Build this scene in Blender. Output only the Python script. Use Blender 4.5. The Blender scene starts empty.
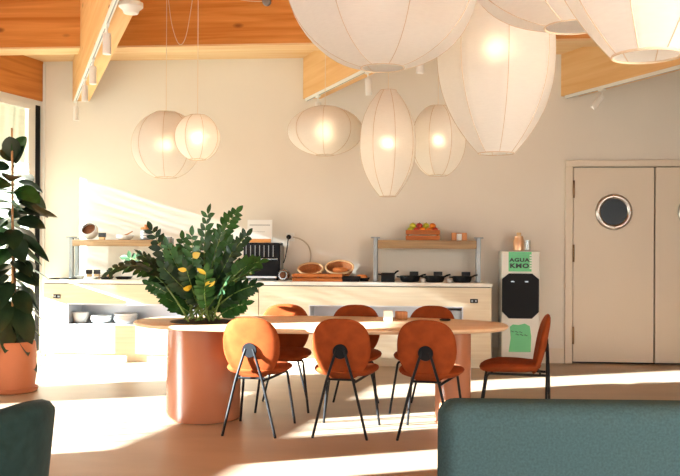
import bpy, bmesh, math, random
from mathutils import Vector, Matrix, noise
random.seed(7)
PI = math.pi
sc = bpy.context.scene
COL = sc.collection
V = Vector

# ------------------------------------------------------------------ camera model
FPX, CH, HORIZON, ROLL, YAW = 850.0, 1.35, 244.0, -0.005, math.radians(5)
FWD = V((-math.sin(YAW), math.cos(YAW), 0)); RGT0 = V((math.cos(YAW), math.sin(YAW), 0)); UP0 = V((0, 0, 1))
RGT = RGT0 * math.cos(ROLL) - UP0 * math.sin(ROLL); UP = UP0 * math.cos(ROLL) + RGT0 * math.sin(ROLL)
CAM = V((0, 0, CH))
def ray(x, y): return FWD + RGT * ((x - 340) / FPX) + UP * ((HORIZON - y) / FPX)
def at(x, y, Y):
    d = ray(x, y); return CAM + d * (Y / d.y)
def at_depth(x, y, D): return CAM + ray(x, y) * D
def on_z(x, y, z=0.0):
    d = ray(x, y); return CAM + d * ((z - CH) / d.z)
def X(px, Y, py=270): return at(px, py, Y).x

cam = bpy.data.cameras.new('camera'); camo = bpy.data.objects.new('camera', cam); COL.objects.link(camo)
camo.matrix_world = Matrix(((RGT.x, UP.x, -FWD.x, 0), (RGT.y, UP.y, -FWD.y, 0), (RGT.z, UP.z, -FWD.z, CH), (0, 0, 0, 1)))
cam.sensor_width = 36; cam.lens = 36 * FPX / 680; cam.shift_y = (HORIZON - 238) / 680; cam.clip_start = 0.05
sc.camera = camo

# ------------------------------------------------------------------ materials
MATS = {}
def srgb(r, g, b):
    f = lambda c: ((c / 255 + 0.055) / 1.055) ** 2.4 if c > 10 else c / 255 / 12.92
    return (f(r), f(g), f(b), 1)
def nt(name):
    m = bpy.data.materials.new(name); m.use_nodes = True
    t = m.node_tree; b = t.nodes['Principled BSDF']; return m, t, b
def mat(name, col, rough=0.5, metal=0.0, spec=0.5, var=0.06, vscale=6.0, bump=0.0, bscale=200.0, stretch=(1, 1, 1), sheen=0.0):
    """A plain surface with slight procedural colour variation and bump."""
    m, t, b = nt(name); N = t.nodes.new; L = t.links.new
    tc = N('ShaderNodeTexCoord'); mp = N('ShaderNodeMapping'); mp.inputs['Scale'].default_value = stretch
    L(tc.outputs['Object'], mp.inputs['Vector'])
    nz = N('ShaderNodeTexNoise'); nz.inputs['Scale'].default_value = vscale; nz.inputs['Detail'].default_value = 4
    L(mp.outputs[0], nz.inputs['Vector'])
    mr = N('ShaderNodeMapRange'); mr.inputs[1].default_value = .3; mr.inputs[2].default_value = .7
    mr.inputs[3].default_value = 1 - var; mr.inputs[4].default_value = 1 + var
    L(nz.outputs['Fac'], mr.inputs[0])
    mx = N('ShaderNodeVectorMath'); mx.operation = 'SCALE'; mx.inputs[0].default_value = col[:3]
    L(mr.outputs[0], mx.inputs['Scale']); L(mx.outputs[0], b.inputs['Base Color'])
    b.inputs['Roughness'].default_value = rough; b.inputs['Metallic'].default_value = metal
    b.inputs['Specular IOR Level'].default_value = spec
    if sheen: b.inputs['Sheen Weight'].default_value = sheen; b.inputs['Sheen Roughness'].default_value = .5
    if bump:
        n2 = N('ShaderNodeTexNoise'); n2.inputs['Scale'].default_value = bscale; n2.inputs['Detail'].default_value = 2
        L(mp.outputs[0], n2.inputs['Vector'])
        bp = N('ShaderNodeBump'); bp.inputs['Strength'].default_value = bump; bp.inputs['Distance'].default_value = .004
        L(n2.outputs['Fac'], bp.inputs['Height']); L(bp.outputs[0], b.inputs['Normal'])
    MATS[name] = m; return m
def wood(name, c1, c2, along='x', scale=1.0, rough=.5, knots=None, plank=0, contrast=1.0):
    """Timber with grain stretched along one axis, optional knots and plank joints."""
    m, t, b = nt(name); N = t.nodes.new; L = t.links.new
    tc = N('ShaderNodeTexCoord'); mp = N('ShaderNodeMapping')
    s = {'x': (.35, 7, 7), 'y': (7, .35, 7), 'z': (7, 7, .35)}[along]
    mp.inputs['Scale'].default_value = [k * scale for k in s]
    L(tc.outputs['Object'], mp.inputs['Vector'])
    nz = N('ShaderNodeTexNoise'); nz.inputs['Scale'].default_value = 2.2; nz.inputs['Detail'].default_value = 6; nz.inputs['Distortion'].default_value = .6
    L(mp.outputs[0], nz.inputs['Vector'])
    cr = N('ShaderNodeValToRGB'); cr.color_ramp.elements[0].position = .5 - .2 * contrast; cr.color_ramp.elements[1].position = .5 + .2 * contrast
    cr.color_ramp.elements[0].color = c1; cr.color_ramp.elements[1].color = c2
    L(nz.outputs['Fac'], cr.inputs[0]); out = cr.outputs[0]
    if plank:
        sx = N('ShaderNodeSeparateXYZ'); L(tc.outputs['Object'], sx.inputs[0])
        mo = N('ShaderNodeMath'); mo.operation = 'PINGPONG'; mo.inputs[1].default_value = plank / 2
        L(sx.outputs[{'x': 'Y', 'y': 'X', 'z': 'X'}[along] if knots != 'face' else 'Z'], mo.inputs[0])
        lt = N('ShaderNodeMath'); lt.operation = 'LESS_THAN'; lt.inputs[1].default_value = .004; L(mo.outputs[0], lt.inputs[0])
        mm = N('ShaderNodeMix'); mm.data_type = 'RGBA'; mm.inputs[7].default_value = [c * .45 for c in c1[:3]] + [1]
        L(lt.outputs[0], mm.inputs[0]); L(out, mm.inputs[6]); out = mm.outputs[2]
    if knots:
        m2 = N('ShaderNodeMapping'); k = {'x': (1.5, 3.2, 3.2), 'y': (3.2, 1.5, 3.2), 'z': (3.2, 3.2, 1.5)}[along]; m2.inputs['Scale'].default_value = k
        L(tc.outputs['Object'], m2.inputs['Vector'])
        vo = N('ShaderNodeTexVoronoi'); vo.inputs['Scale'].default_value = 1.0; L(m2.outputs[0], vo.inputs['Vector'])
        kr = N('ShaderNodeMapRange'); kr.inputs[1].default_value = .05; kr.inputs[2].default_value = .11; kr.inputs[3].default_value = .75; kr.inputs[4].default_value = 0
        L(vo.outputs['Distance'], kr.inputs[0])
        mk_ = N('ShaderNodeMix'); mk_.data_type = 'RGBA'; mk_.inputs[7].default_value = [c1[0] * .35, c1[1] * .25, c1[2] * .2, 1]
        L(kr.outputs[0], mk_.inputs[0]); L(out, mk_.inputs[6]); out = mk_.outputs[2]
    L(out, b.inputs['Base Color']); b.inputs['Roughness'].default_value = rough; b.inputs['Specular IOR Level'].default_value = .3
    MATS[name] = m; return m

mat('plaster', srgb(236, 226, 212), .9, var=.015, vscale=2, bump=.05, bscale=60)
mat('white_paint', srgb(238, 234, 226), .5, var=.01)
mat('door_paint', srgb(226, 210, 188), .45, var=.015, vscale=1.5)
mat('floor_screed', srgb(172, 150, 128), .42, var=.10, vscale=2.2, bump=.05, bscale=25, stretch=(.5, 1.6, 1), spec=.35)
wood('ceiling_timber', srgb(196, 116, 44), srgb(232, 160, 84), 'x', .9, .6, knots='plank', plank=.0)
wood('bounce_lit_timber', srgb(230, 186, 132), srgb(242, 210, 162), 'x', .9, .6)  # timber made paler to carry the bounce light from the floor
wood('beam_timber', srgb(226, 172, 110), srgb(240, 196, 138), 'y', .9, .6, knots='plank')
wood('header_timber', srgb(190, 112, 48), srgb(222, 146, 72), 'y', .9, .6, knots='plank')
wood('tabletop_oak', srgb(222, 180, 138), srgb(238, 204, 166), 'x', 1.2, .42, contrast=1.4)
wood('counter_ash', srgb(224, 205, 176), srgb(240, 226, 200), 'x', 2.2, .5, contrast=1.5)
wood('shelf_oak', srgb(138, 108, 76), srgb(176, 142, 102), 'x', 2.0, .5)
wood('crate_wood', srgb(140, 72, 28), srgb(186, 104, 44), 'x', 3.0, .6)
wood('block_oak', srgb(176, 110, 60), srgb(206, 140, 84), 'z', 3.0, .5)
mat('worktop_white', srgb(240, 236, 226), .35, var=.01)
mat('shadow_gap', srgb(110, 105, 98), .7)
mat('steel', (.80, .82, .85, 1), .42, .7, var=.04, vscale=3, stretch=(1, 1, 8))
mat('dull_chrome', (.42, .37, .32, 1), .28, 1.0, var=.05)
mat('chrome', (.8, .79, .77, 1), .12, 1.0, var=.02)
mat('grey_metal', (.30, .31, .31, 1), .45, .6)
mat('black_metal', (.008, .008, .009, 1), .5, 0, var=.05, spec=.2)
mat('black_plastic', (.006, .006, .007, 1), .55, 0, var=.05, spec=.15)
mat('black_gloss', (.010, .013, .018, 1), .25, 0, spec=.12)
mat('bronze_hinge', srgb(112, 82, 50), .4, .7)
mat('rust_fabric', (.25, .050, .013, 1), .9, var=.14, vscale=14, bump=.35, bscale=380, spec=.06)
mat('teal_fabric', (.050, .094, .104, 1), .95, var=.18, vscale=110, bump=.5, bscale=500, spec=.06)
mat('dark_teal_velvet', (.012, .025, .023, 1), .85, var=.22, vscale=22, bump=.25, bscale=300, spec=.08, sheen=.05)
mat('terracotta', srgb(190, 112, 70), .62, var=.06, vscale=5, bump=.05, bscale=60)
mat('terracotta_gloss', srgb(188, 122, 88), .22, var=.04, vscale=3, spec=.5)
mat('soil', (.03, .018, .01, 1), .95, var=.4, vscale=60, bump=1.0, bscale=90)
mat('stem_green', srgb(96, 120, 52), .5, var=.2, vscale=20)
mat('trunk_bark', srgb(96, 66, 42), .8, var=.2, vscale=40)
mat('cane', srgb(178, 126, 74), .6, var=.1, vscale=30)
mat('leaf_dark', (.012, .036, .012, 1), .4, var=.35, vscale=9, spec=.3)
mat('leaf_mid', (.022, .080, .014, 1), .45, var=.35, vscale=14, spec=.25)
mat('rubber_leaf', (.016, .034, .014, 1), .28, var=.4, vscale=6, spec=.45)
mat('leaf_yellow', (.62, .42, .03, 1), .4, var=.15)
mat('white_ceramic', srgb(242, 240, 236), .18, var=.01)
mat('sign_black', (.012, .012, .014, 1), .6)
mat('paper_white', srgb(244, 242, 238), .7, var=.01)
mat('wicker', srgb(168, 98, 48), .7, var=.25, vscale=90, bump=.8, bscale=160)
mat('pale_wood', srgb(226, 186, 138), .5, var=.08, vscale=20)
mat('bread_crust', srgb(196, 112, 48), .7, var=.2, vscale=30)
mat('apple_green', srgb(200, 196, 50), .35, var=.15, vscale=20)
mat('orange_peel', srgb(236, 128, 28), .45, var=.08, vscale=40, bump=.3, bscale=300)
mat('apple_red', srgb(196, 52, 30), .35, var=.2, vscale=20)
mat('dispenser_white', srgb(226, 224, 216), .4, var=.01)
mat('dispenser_green', srgb(96, 188, 128), .45, var=.03)
mat('copper', srgb(232, 184, 142), .28, .5)
mat('cable_black', (.01, .01, .01, 1), .5)
mat('cable_grey', srgb(200, 184, 160), .5)
mat('cord_white', srgb(236, 214, 186), .7)
mat('terrace', srgb(206, 200, 188), .8, var=.05, vscale=2)
mat('cladding', srgb(150, 158, 138), .6, var=.03, vscale=2)
mat('seam', srgb(212, 188, 160), .9)
mat('food_brown', srgb(110, 60, 26), .8, var=.4, vscale=70, bump=.6, bscale=120)
mat('orange_label', srgb(224, 150, 80), .6)
mat('print_grey', srgb(150, 150, 150), .7)

def emit(name, col, s):
    m = bpy.data.materials.new(name); m.use_nodes = True; t = m.node_tree; t.nodes.clear()
    e = t.nodes.new('ShaderNodeEmission'); e.inputs[0].default_value = col; e.inputs[1].default_value = s
    o = t.nodes.new('ShaderNodeOutputMaterial'); t.links.new(e.outputs[0], o.inputs[0]); MATS[name] = m
emit('bulb_glow', (1, .78, .52, 1), 32)
emit('bulb_dim', (1, .92, .82, 1), 13)
emit('spot_glow', (1, .93, .82, 1), 3)

def shade_mat():
    m = bpy.data.materials.new('lantern_fabric'); m.use_nodes = True; t = m.node_tree; t.nodes.clear(); N = t.nodes.new; L = t.links.new
    tc = N('ShaderNodeTexCoord'); mp = N('ShaderNodeMapping'); mp.inputs['Scale'].default_value = (30, 30, 260); L(tc.outputs['Object'], mp.inputs[0])
    nz = N('ShaderNodeTexNoise'); nz.inputs['Scale'].default_value = 1; nz.inputs['Detail'].default_value = 3; L(mp.outputs[0], nz.inputs['Vector'])
    mr = N('ShaderNodeMapRange'); mr.inputs[1].default_value = .3; mr.inputs[2].default_value = .7; mr.inputs[3].default_value = .93; mr.inputs[4].default_value = 1.0
    L(nz.outputs['Fac'], mr.inputs[0])
    sc_ = N('ShaderNodeVectorMath'); sc_.operation = 'SCALE'; sc_.inputs[0].default_value = (.90, .885, .85); L(mr.outputs[0], sc_.inputs['Scale'])
    d = N('ShaderNodeBsdfDiffuse'); L(sc_.outputs[0], d.inputs[0])
    tr = N('ShaderNodeBsdfTranslucent'); tr.inputs[0].default_value = (.90, .85, .77, 1)
    rf = N('ShaderNodeBsdfRefraction'); rf.inputs[0].default_value = (1, .9, .75, 1); rf.inputs['Roughness'].default_value = .75; rf.inputs['IOR'].default_value = 1.35
    a = N('ShaderNodeMixShader'); a.inputs[0].default_value = .36; L(d.outputs[0], a.inputs[1]); L(tr.outputs[0], a.inputs[2])
    b = N('ShaderNodeMixShader'); b.inputs[0].default_value = .11; L(a.outputs[0], b.inputs[1]); L(rf.outputs[0], b.inputs[2])
    o = N('ShaderNodeOutputMaterial'); L(b.outputs[0], o.inputs[0]); MATS['lantern_fabric'] = m
shade_mat()
def glass_mat(name, tint, gl=.06):
    m = bpy.data.materials.new(name); m.use_nodes = True; t = m.node_tree; t.nodes.clear(); N = t.nodes.new; L = t.links.new
    a = N('ShaderNodeBsdfTransparent'); a.inputs[0].default_value = tint
    g = N('ShaderNodeBsdfGlossy'); g.inputs['Roughness'].default_value = .02
    x = N('ShaderNodeMixShader'); x.inputs[0].default_value = gl; L(a.outputs[0], x.inputs[1]); L(g.outputs[0], x.inputs[2])
    o = N('ShaderNodeOutputMaterial'); L(x.outputs[0], o.inputs[0]); MATS[name] = m
glass_mat('window_glass', (.97, .985, .97, 1), .05)
glass_mat('clear_glass', (.93, .95, .94, 1), .14)
def sheer_mat():
    m = bpy.data.materials.new('sheer_blind'); m.use_nodes = True; t = m.node_tree; t.nodes.clear(); N = t.nodes.new; L = t.links.new
    tc = N('ShaderNodeTexCoord'); mp = N('ShaderNodeMapping'); mp.inputs['Scale'].default_value = (3, 3, 22); L(tc.outputs['Object'], mp.inputs[0])
    nz = N('ShaderNodeTexNoise'); nz.inputs['Scale'].default_value = 1.0; nz.inputs['Detail'].default_value = 3; L(mp.outputs[0], nz.inputs['Vector'])
    mr = N('ShaderNodeMapRange'); mr.inputs[1].default_value = .35; mr.inputs[2].default_value = .7; mr.inputs[3].default_value = .015; mr.inputs[4].default_value = .085; L(nz.outputs['Fac'], mr.inputs[0])
    d = N('ShaderNodeBsdfDiffuse'); d.inputs[0].default_value = srgb(236, 238, 220)
    tl = N('ShaderNodeBsdfTranslucent'); tl.inputs[0].default_value = srgb(160, 166, 150)
    a = N('ShaderNodeMixShader'); a.inputs[0].default_value = .5; L(d.outputs[0], a.inputs[1]); L(tl.outputs[0], a.inputs[2])
    tp = N('ShaderNodeBsdfTransparent'); b = N('ShaderNodeMixShader'); L(mr.outputs[0], b.inputs[0]); L(a.outputs[0], b.inputs[1]); L(tp.outputs[0], b.inputs[2])
    o = N('ShaderNodeOutputMaterial'); L(b.outputs[0], o.inputs[0]); MATS['sheer_blind'] = m
sheer_mat()

# ------------------------------------------------------------------ mesh helpers
def box(bm, x0, x1, y0, y1, z0, z1, mi=0):
    vs = [bm.verts.new(p) for p in ((x0,y0,z0),(x1,y0,z0),(x1,y1,z0),(x0,y1,z0),(x0,y0,z1),(x1,y0,z1),(x1,y1,z1),(x0,y1,z1))]
    for f in ((3,2,1,0),(4,5,6,7),(0,1,5,4),(1,2,6,5),(2,3,7,6),(3,0,4,7)):
        bm.faces.new([vs[i] for i in f]).material_index = mi
    return bm
def prism(bm, pts, z0, z1):
    """Extrude a plan polygon (counter-clockwise) from z0 to z1."""
    lo = [bm.verts.new((p[0], p[1], z0)) for p in pts]; hi = [bm.verts.new((p[0], p[1], z1)) for p in pts]
    n = len(pts); bm.faces.new(lo[::-1]); bm.faces.new(hi)
    for i in range(n): bm.faces.new((lo[i], lo[(i+1) % n], hi[(i+1) % n], hi[i]))
    return bm
def lathe(bm, prof, c=(0, 0, 0), n=40, axis='z', cap0=True, cap1=True):
    """Revolve (radius, height) pairs about an axis."""
    rings = []
    for r, h in prof:
        ring = []
        for i in range(n):
            a = 2 * PI * i / n; u, v = r * math.cos(a), r * math.sin(a)
            p = {'z': (u, v, h), 'y': (u, h, v), 'x': (h, u, v)}[axis]
            ring.append(bm.verts.new((p[0] + c[0], p[1] + c[1], p[2] + c[2])))
        rings.append(ring)
    for a, b in zip(rings, rings[1:]):
        for i in range(n): bm.faces.new((a[i], a[(i+1) % n], b[(i+1) % n], b[i]))
    if cap0: bm.faces.new(rings[0][::-1])
    if cap1: bm.faces.new(rings[-1])
    bmesh.ops.recalc_face_normals(bm, faces=bm.faces)
    return bm
def tube(bm, pts, r, n=8, rs=None, cap=True):
    """Sweep a round section along points."""
    pts = [V(p) for p in pts]; rings = []; prev = None
    for i, p in enumerate(pts):
        t = (pts[min(i+1, len(pts)-1)] - pts[max(i-1, 0)]).normalized()
        if prev is None:
            u = t.orthogonal().normalized()
        else:
            u = (prev - t * prev.dot(t)); u = u.normalized() if u.length > 1e-6 else t.orthogonal().normalized()
        prev = u; w = t.cross(u); rr = rs[i] if rs else r
        rings.append([bm.verts.new(p + u * (rr * math.cos(2*PI*k/n)) + w * (rr * math.sin(2*PI*k/n))) for k in range(n)])
    for a, b in zip(rings, rings[1:]):
        for k in range(n): bm.faces.new((a[k], a[(k+1) % n], b[(k+1) % n], b[k]))
    if cap: bm.faces.new(rings[0][::-1]); bm.faces.new(rings[-1])
    return bm
def rounded(pts, rad, seg=5):
    """A polyline with its inner corners rounded."""
    pts = [V(p) for p in pts]; out = [pts[0]]
    for a, b, c in zip(pts, pts[1:], pts[2:]):
        d1 = (a - b); d2 = (c - b); r = min(rad, d1.length * .45, d2.length * .45)
        p, q = b + d1.normalized() * r, b + d2.normalized() * r
        for k in range(seg + 1):
            s = k / seg; out.append(p * (1-s)**2 + b * (2*s*(1-s)) + q * s*s)
    return out + [pts[-1]]
def bez(a, b, c, n=14): return [a*(1-s)**2 + b*(2*s*(1-s)) + c*s*s for s in (i/n for i in range(n+1))]
def bevel(bm, w, seg=2, ang=40):
    bmesh.ops.recalc_face_normals(bm, faces=bm.faces); bm.normal_update()
    es = [e for e in bm.edges if len(e.link_faces) == 2 and e.calc_face_angle(0) > math.radians(ang)]
    if es: bmesh.ops.bevel(bm, geom=es, offset=w, segments=seg, affect='EDGES', profile=.5)
    return bm
def obj(name, bm, m, parent=None, smooth=True, loc=None, angle=42, recalc=True):
    if recalc: bmesh.ops.recalc_face_normals(bm, faces=bm.faces)
    me = bpy.data.meshes.new(name); bm.to_mesh(me); bm.free()
    for k in (m if isinstance(m, (list, tuple)) else [m]): me.materials.append(MATS[k])
    if smooth:
        me.polygons.foreach_set('use_smooth', [True] * len(me.polygons)); me.set_sharp_from_angle(angle=math.radians(angle))
    o = bpy.data.objects.new(name, me); COL.objects.link(o)
    if parent: o.parent = parent
    if loc is not None: o.location = loc
    return o
def tag(o, label, cat, group=None, kind=None):
    o['label'] = label; o['category'] = cat
    if group: o['group'] = group
    if kind: o['kind'] = kind
    return o
def thing(name, label, cat, loc=(0, 0, 0), rz=0.0, group=None):
    o = bpy.data.objects.new(name, None); COL.objects.link(o); o.location = loc; o.rotation_euler = (0, 0, rz); o.empty_display_size = .05
    return tag(o, label, cat, group)
def struct(name, bm, m, label, cat, smooth=False, **k):
    return tag(obj(name, bm, m, smooth=smooth, **k), label, cat, kind='structure')
def copy_tree(o, parent=None):
    c = o.copy(); COL.objects.link(c)
    if parent: c.parent = parent; c.matrix_parent_inverse = o.matrix_parent_inverse.copy()
    for ch in o.children: copy_tree(ch, c)
    return c
def B(): return bmesh.new()

# ------------------------------------------------------------------ the room
YW = 9.9                                     # back wall plane
XC = -4.47                                   # corner with the glazed left wall
LA = math.radians(12.8)                      # the left wall is splayed
LE = V((math.sin(LA), math.cos(LA), 0)); LN = V((LE.y, -LE.x, 0))
CORNER = V((XC, YW, 0))
CZ = 4.05                                    # main ceiling
def LW(u, off=0.0, z=0.0): return CORNER + LE * u + LN * off + V((0, 0, z))
def lbox(bm, u0, u1, o0, o1, z0, z1):
    """A box in the left wall's own frame: u along it, o into the room."""
    vs = []
    for z in (z0, z1):
        for u, o in ((u0, o0), (u1, o0), (u1, o1), (u0, o1)): vs.append(bm.verts.new(LW(u, o, z)))
    for f in ((3,2,1,0),(4,5,6,7),(0,1,5,4),(1,2,6,5),(2,3,7,6),(3,0,4,7)): bm.faces.new([vs[i] for i in f])
    return bm
XR = 4.7; YB = -3.2
lf = LW((YB - YW) / LE.y)
struct('floor', prism(B(), [(lf.x - .2, YB), (XR, YB), (XR, YW + .3), (XC + .1, YW + .3), (XC, YW)], -.12, 0), 'floor_screed', 'smooth warm tan screed floor crossed by bars of sunlight', 'floor')
DX0, DX1, DZ = X(564.5, YW), XR, 2.27
bm = B(); box(bm, XC - .1, X(565, YW) , YW, YW + .2, 0, CZ); box(bm, X(565, YW), X(565, YW) + 1.95, YW, YW + .2, 2.29, CZ); box(bm, X(565, YW) + 1.95, XR, YW, YW + .2, 0, CZ)
struct('wall_back', bm, 'plaster', 'warm white plaster wall behind the buffet counter', 'wall')
struct('wall_right', box(B(), XR, XR + .2, YB, YW + .2, 0, CZ), 'plaster', 'plain plaster side wall beyond the double doors', 'wall')
# left wall: solid stretch, piers, timber header
P1, P2, P3 = (-3.92, -3.2), (-7.0, -6.48), (-7.75, (YB - YW) / LE.y)
WH = 3.05
bm = B()
lbox(bm, P1[0], P1[1], -.22, 0, 0, WH); lbox(bm, P2[0], P2[1], -.22, 0, 0, WH); lbox(bm, P3[1], P3[0], -.22, 0, 0, WH)
struct('wall_left', bm, 'plaster', 'splayed left wall of white piers between tall windows', 'wall')
bm = B(); 
hb = B(); vs = box(hb, 0, .22, 0, 13.6, WH, CZ)
ho = struct('trim_1', hb, 'header_timber', 'orange timber lintel board over the tall windows on the left', 'lintel')
ho.location = LW(-13.55, -.22); ho.rotation_euler = (0, 0, -LA)
# ceilings
struct('ceiling', prism(B(), [(lf.x - .3, YB), (XR + .2, YB), (XR + .2, YW + .2), (XC - .3, YW + .2)], CZ, CZ + .15), 'ceiling_timber', 'orange timber board ceiling over the room', 'ceiling')
TBY0, TBY1, TBZ = 8.72, 8.98, 3.405
struct('trim_2', prism(B(), [(XC - .2 , TBY1), (XR, TBY1), (XR, YW), (XC + .0, YW)], 3.53, 3.6), 'bounce_lit_timber', 'timber soffit strip along the top of the back wall, bounce light put into its pale colour', 'soffit')
tb = B(); box(tb, XC - .25, XR, TBY0, TBY1, TBZ + .02, CZ)
o = struct('beam_1', tb, 'ceiling_timber', 'wide orange timber cross beam running parallel to the back wall', 'beam')
box_e = B(); box(box_e, XC - .25, XR, TBY0 - .012, TBY1 + .012, TBZ, TBZ + .02)  # pale board stands for the floor-lit underside of the cross beam
struct('trim_3', box_e, 'bounce_lit_timber', 'bottom board under the orange cross beam, painted pale as its bounce-lit underside', 'trim')
# skewed long beams
BD = V((-.434, .901, 0)); BR = V((.901, .434, 0)); BA = math.atan2(-BD.x, BD.y)
def long_beam(n, pl, label, width=.19):
    P = at(pl[0], pl[1], YW); z = 3.05
    b = B(); L = 10.5
    # cut the far end flush with the back wall
    s = BR.y / BD.y
    pts = [(0, -L), (width, -L), (width, -width * s), (0, 0)]
    prism(b, pts, 0, CZ - z)
    o = struct('beam_%d' % n, b, 'beam_timber', label, 'beam')
    o.location = (P.x, P.y, z); o.rotation_euler = (0, 0, BA)
    return V((P.x, P.y, z))
B1 = long_beam(2, (72.5, 101.5), 'timber roof beam slanting in from the top left, carrying four spots')
B2 = long_beam(3, (303, 98), 'timber roof beam behind the small lanterns in the middle')
B3 = long_beam(4, (561, 94.5), 'timber roof beam above the double doors')
# windows in the left wall
def window(n, u0, u1, label, lower_panel=False, bars=True):
    w = bpy.data.objects.new('window_%d' % n, None); COL.objects.link(w); tag(w, label, 'window', kind='structure')
    f = B(); t = .06
    for a, b, c, d in ((u0, u1, WH - t, WH), (u0, u1, 0, .05), (u0, u0 + t, .05, WH - t), (u1 - (.23 if n == 1 else t), u1, .05, WH - t)): lbox(f, a, b, -.16, -.02, c, d)
    if n == 1: lbox(f, -1.25, u1 - .23, -.13, -.06, .88, 1.12); lbox(f, u0 + t, -1.25, -.16, -.06, 1.20, 1.40)
    else: lbox(f, u0 + t, u1 - t, -.16, -.06, 1.10, 1.37)
    obj('window_frame', f, 'white_paint', w, smooth=False)
    g = B(); f2 = B()
    for a, b in ((1.12 if n == 1 else 1.37, WH - t), (.05, .88 if n == 1 else 1.10)):
        if lower_panel and a < 1: continue
        if n == 1 and a < 1: lbox(f2, -1.30, -1.205, -.105, -.06, .05, .88)
        lbox(g, u0 + t, u1 - t, -.112, -.106, a, b)
    obj('window_pane', g, 'window_glass', w, smooth=False)
    if n == 1: obj('window_mullion', f2, 'white_paint', w, smooth=False)
    s = B()
    if n == 1: lbox(s, u1 - .11, u1 - .03, -.019, -.012, .05, WH - t)
    lbox(s, u0 + t, u1 - t, -.105, -.085, WH - t - .02, WH - t); lbox(s, u1 - t - .018, u1 - t - .004, -.105, -.085, .06, WH - t - .02)
    obj('window_seal', s, 'black_plastic', w, smooth=False)
    if n == 2: obj('window_panel', lbox(B(), -5.66, -4.86, -.10, -.07, 1.37, WH - t), 'white_paint', w, smooth=False)  # opaque panel added to keep direct sun off the tabletop
    if lower_panel: obj('window_panel', lbox(B(), u0 + t, u1 - t, -.13, -.09, .05, 1.10), 'white_paint', w, smooth=False)  # unseen lower panel added to shade the foreground floor
    return w
window(1, P1[1], -.005, 'tall white framed window in the left corner beside the back wall')
window(2, P2[1], P1[0], 'tall white framed window on the left beyond the edge of view')
window(3, P3[0], P2[0], 'narrow white framed window beside the armchair', True)
# slim posts of the screen outside
k = 0; u = -3.95; sb = B()
while u > -6.5:
    if not (P1[0] - .05 < u < P1[1] + .05): lbox(sb, u - .007, u + .007, -.606, -.594, 0, 2.95)
    u -= .25
lbox(sb, -6.6, -3.8, -.62, -.58, 2.95, 3.0)
tag(obj('trim_4', sb, 'white_paint', smooth=False), 'row of slim white screen posts standing outside the windows', 'screen', kind='structure')
bl = B(); nseg = 60  # sheer blind added to dim the sun patch on the back wall
for j in range(nseg + 1):
    u = -.285 - (2.79) * j / nseg; o_ = -.035 + .008 * math.sin(j * 1.9)
    a, b = bl.verts.new(LW(u, o_, 1.13)), bl.verts.new(LW(u, o_, 2.93))
    if j: bl.faces.new((pa, a, b, pb))
    pa, pb = a, b
rb = thing('window_blind', 'pale sheer blind added over the upper half of the corner window to dim the sun', 'blind')
obj('blind_fabric', bl, 'sheer_blind', rb); obj('blind_cassette', lbox(B(), -3.1, -.21, -.055, -.0, 2.925, 2.985), 'white_paint', rb, smooth=False)
# outside: terrace, canopy, ribbed wall
struct('ground', prism(B(), [(-26, -14), (lf.x - .2, -14), (lf.x - .2, YB), (XC, YW), (XC, 26), (-26, 26)], -.2, -.02), 'terrace', 'pale paved terrace outside the windows', 'terrace')
cp = B(); lbox(cp, -15, .3, -2.62, -.22, 3.06, 3.2)
struct('roof', cp, 'header_timber', 'timber soffit of the roof overhang outside the windows', 'roof overhang')
cw = B(); n = 44
for j in range(n):
    x0 = -10.5 + j * .2
    if x0 < -2.5: box(cw, x0, x0 + .15, 12.96, 13.0, 0, 5)
box(cw, -10.6, -2.4, 13.0, 13.15, 0, 5)
struct('wall_outside', cw, 'cladding', 'pale green ribbed wall outside the corner window', 'outside wall')
# trims on back wall
struct('baseboard_back', box(B(), .9, X(564, YW), YW - .014, YW, 0, .17), 'door_paint', 'beige baseboard between the counter and the double doors', 'baseboard')
cj = B(); box(cj, XC + .005, XC + .03, YW - .02, YW - .002, 0, 3.5)
struct('trim_5', cj, 'white_paint', 'white vertical trim strip in the left corner', 'trim')

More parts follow.
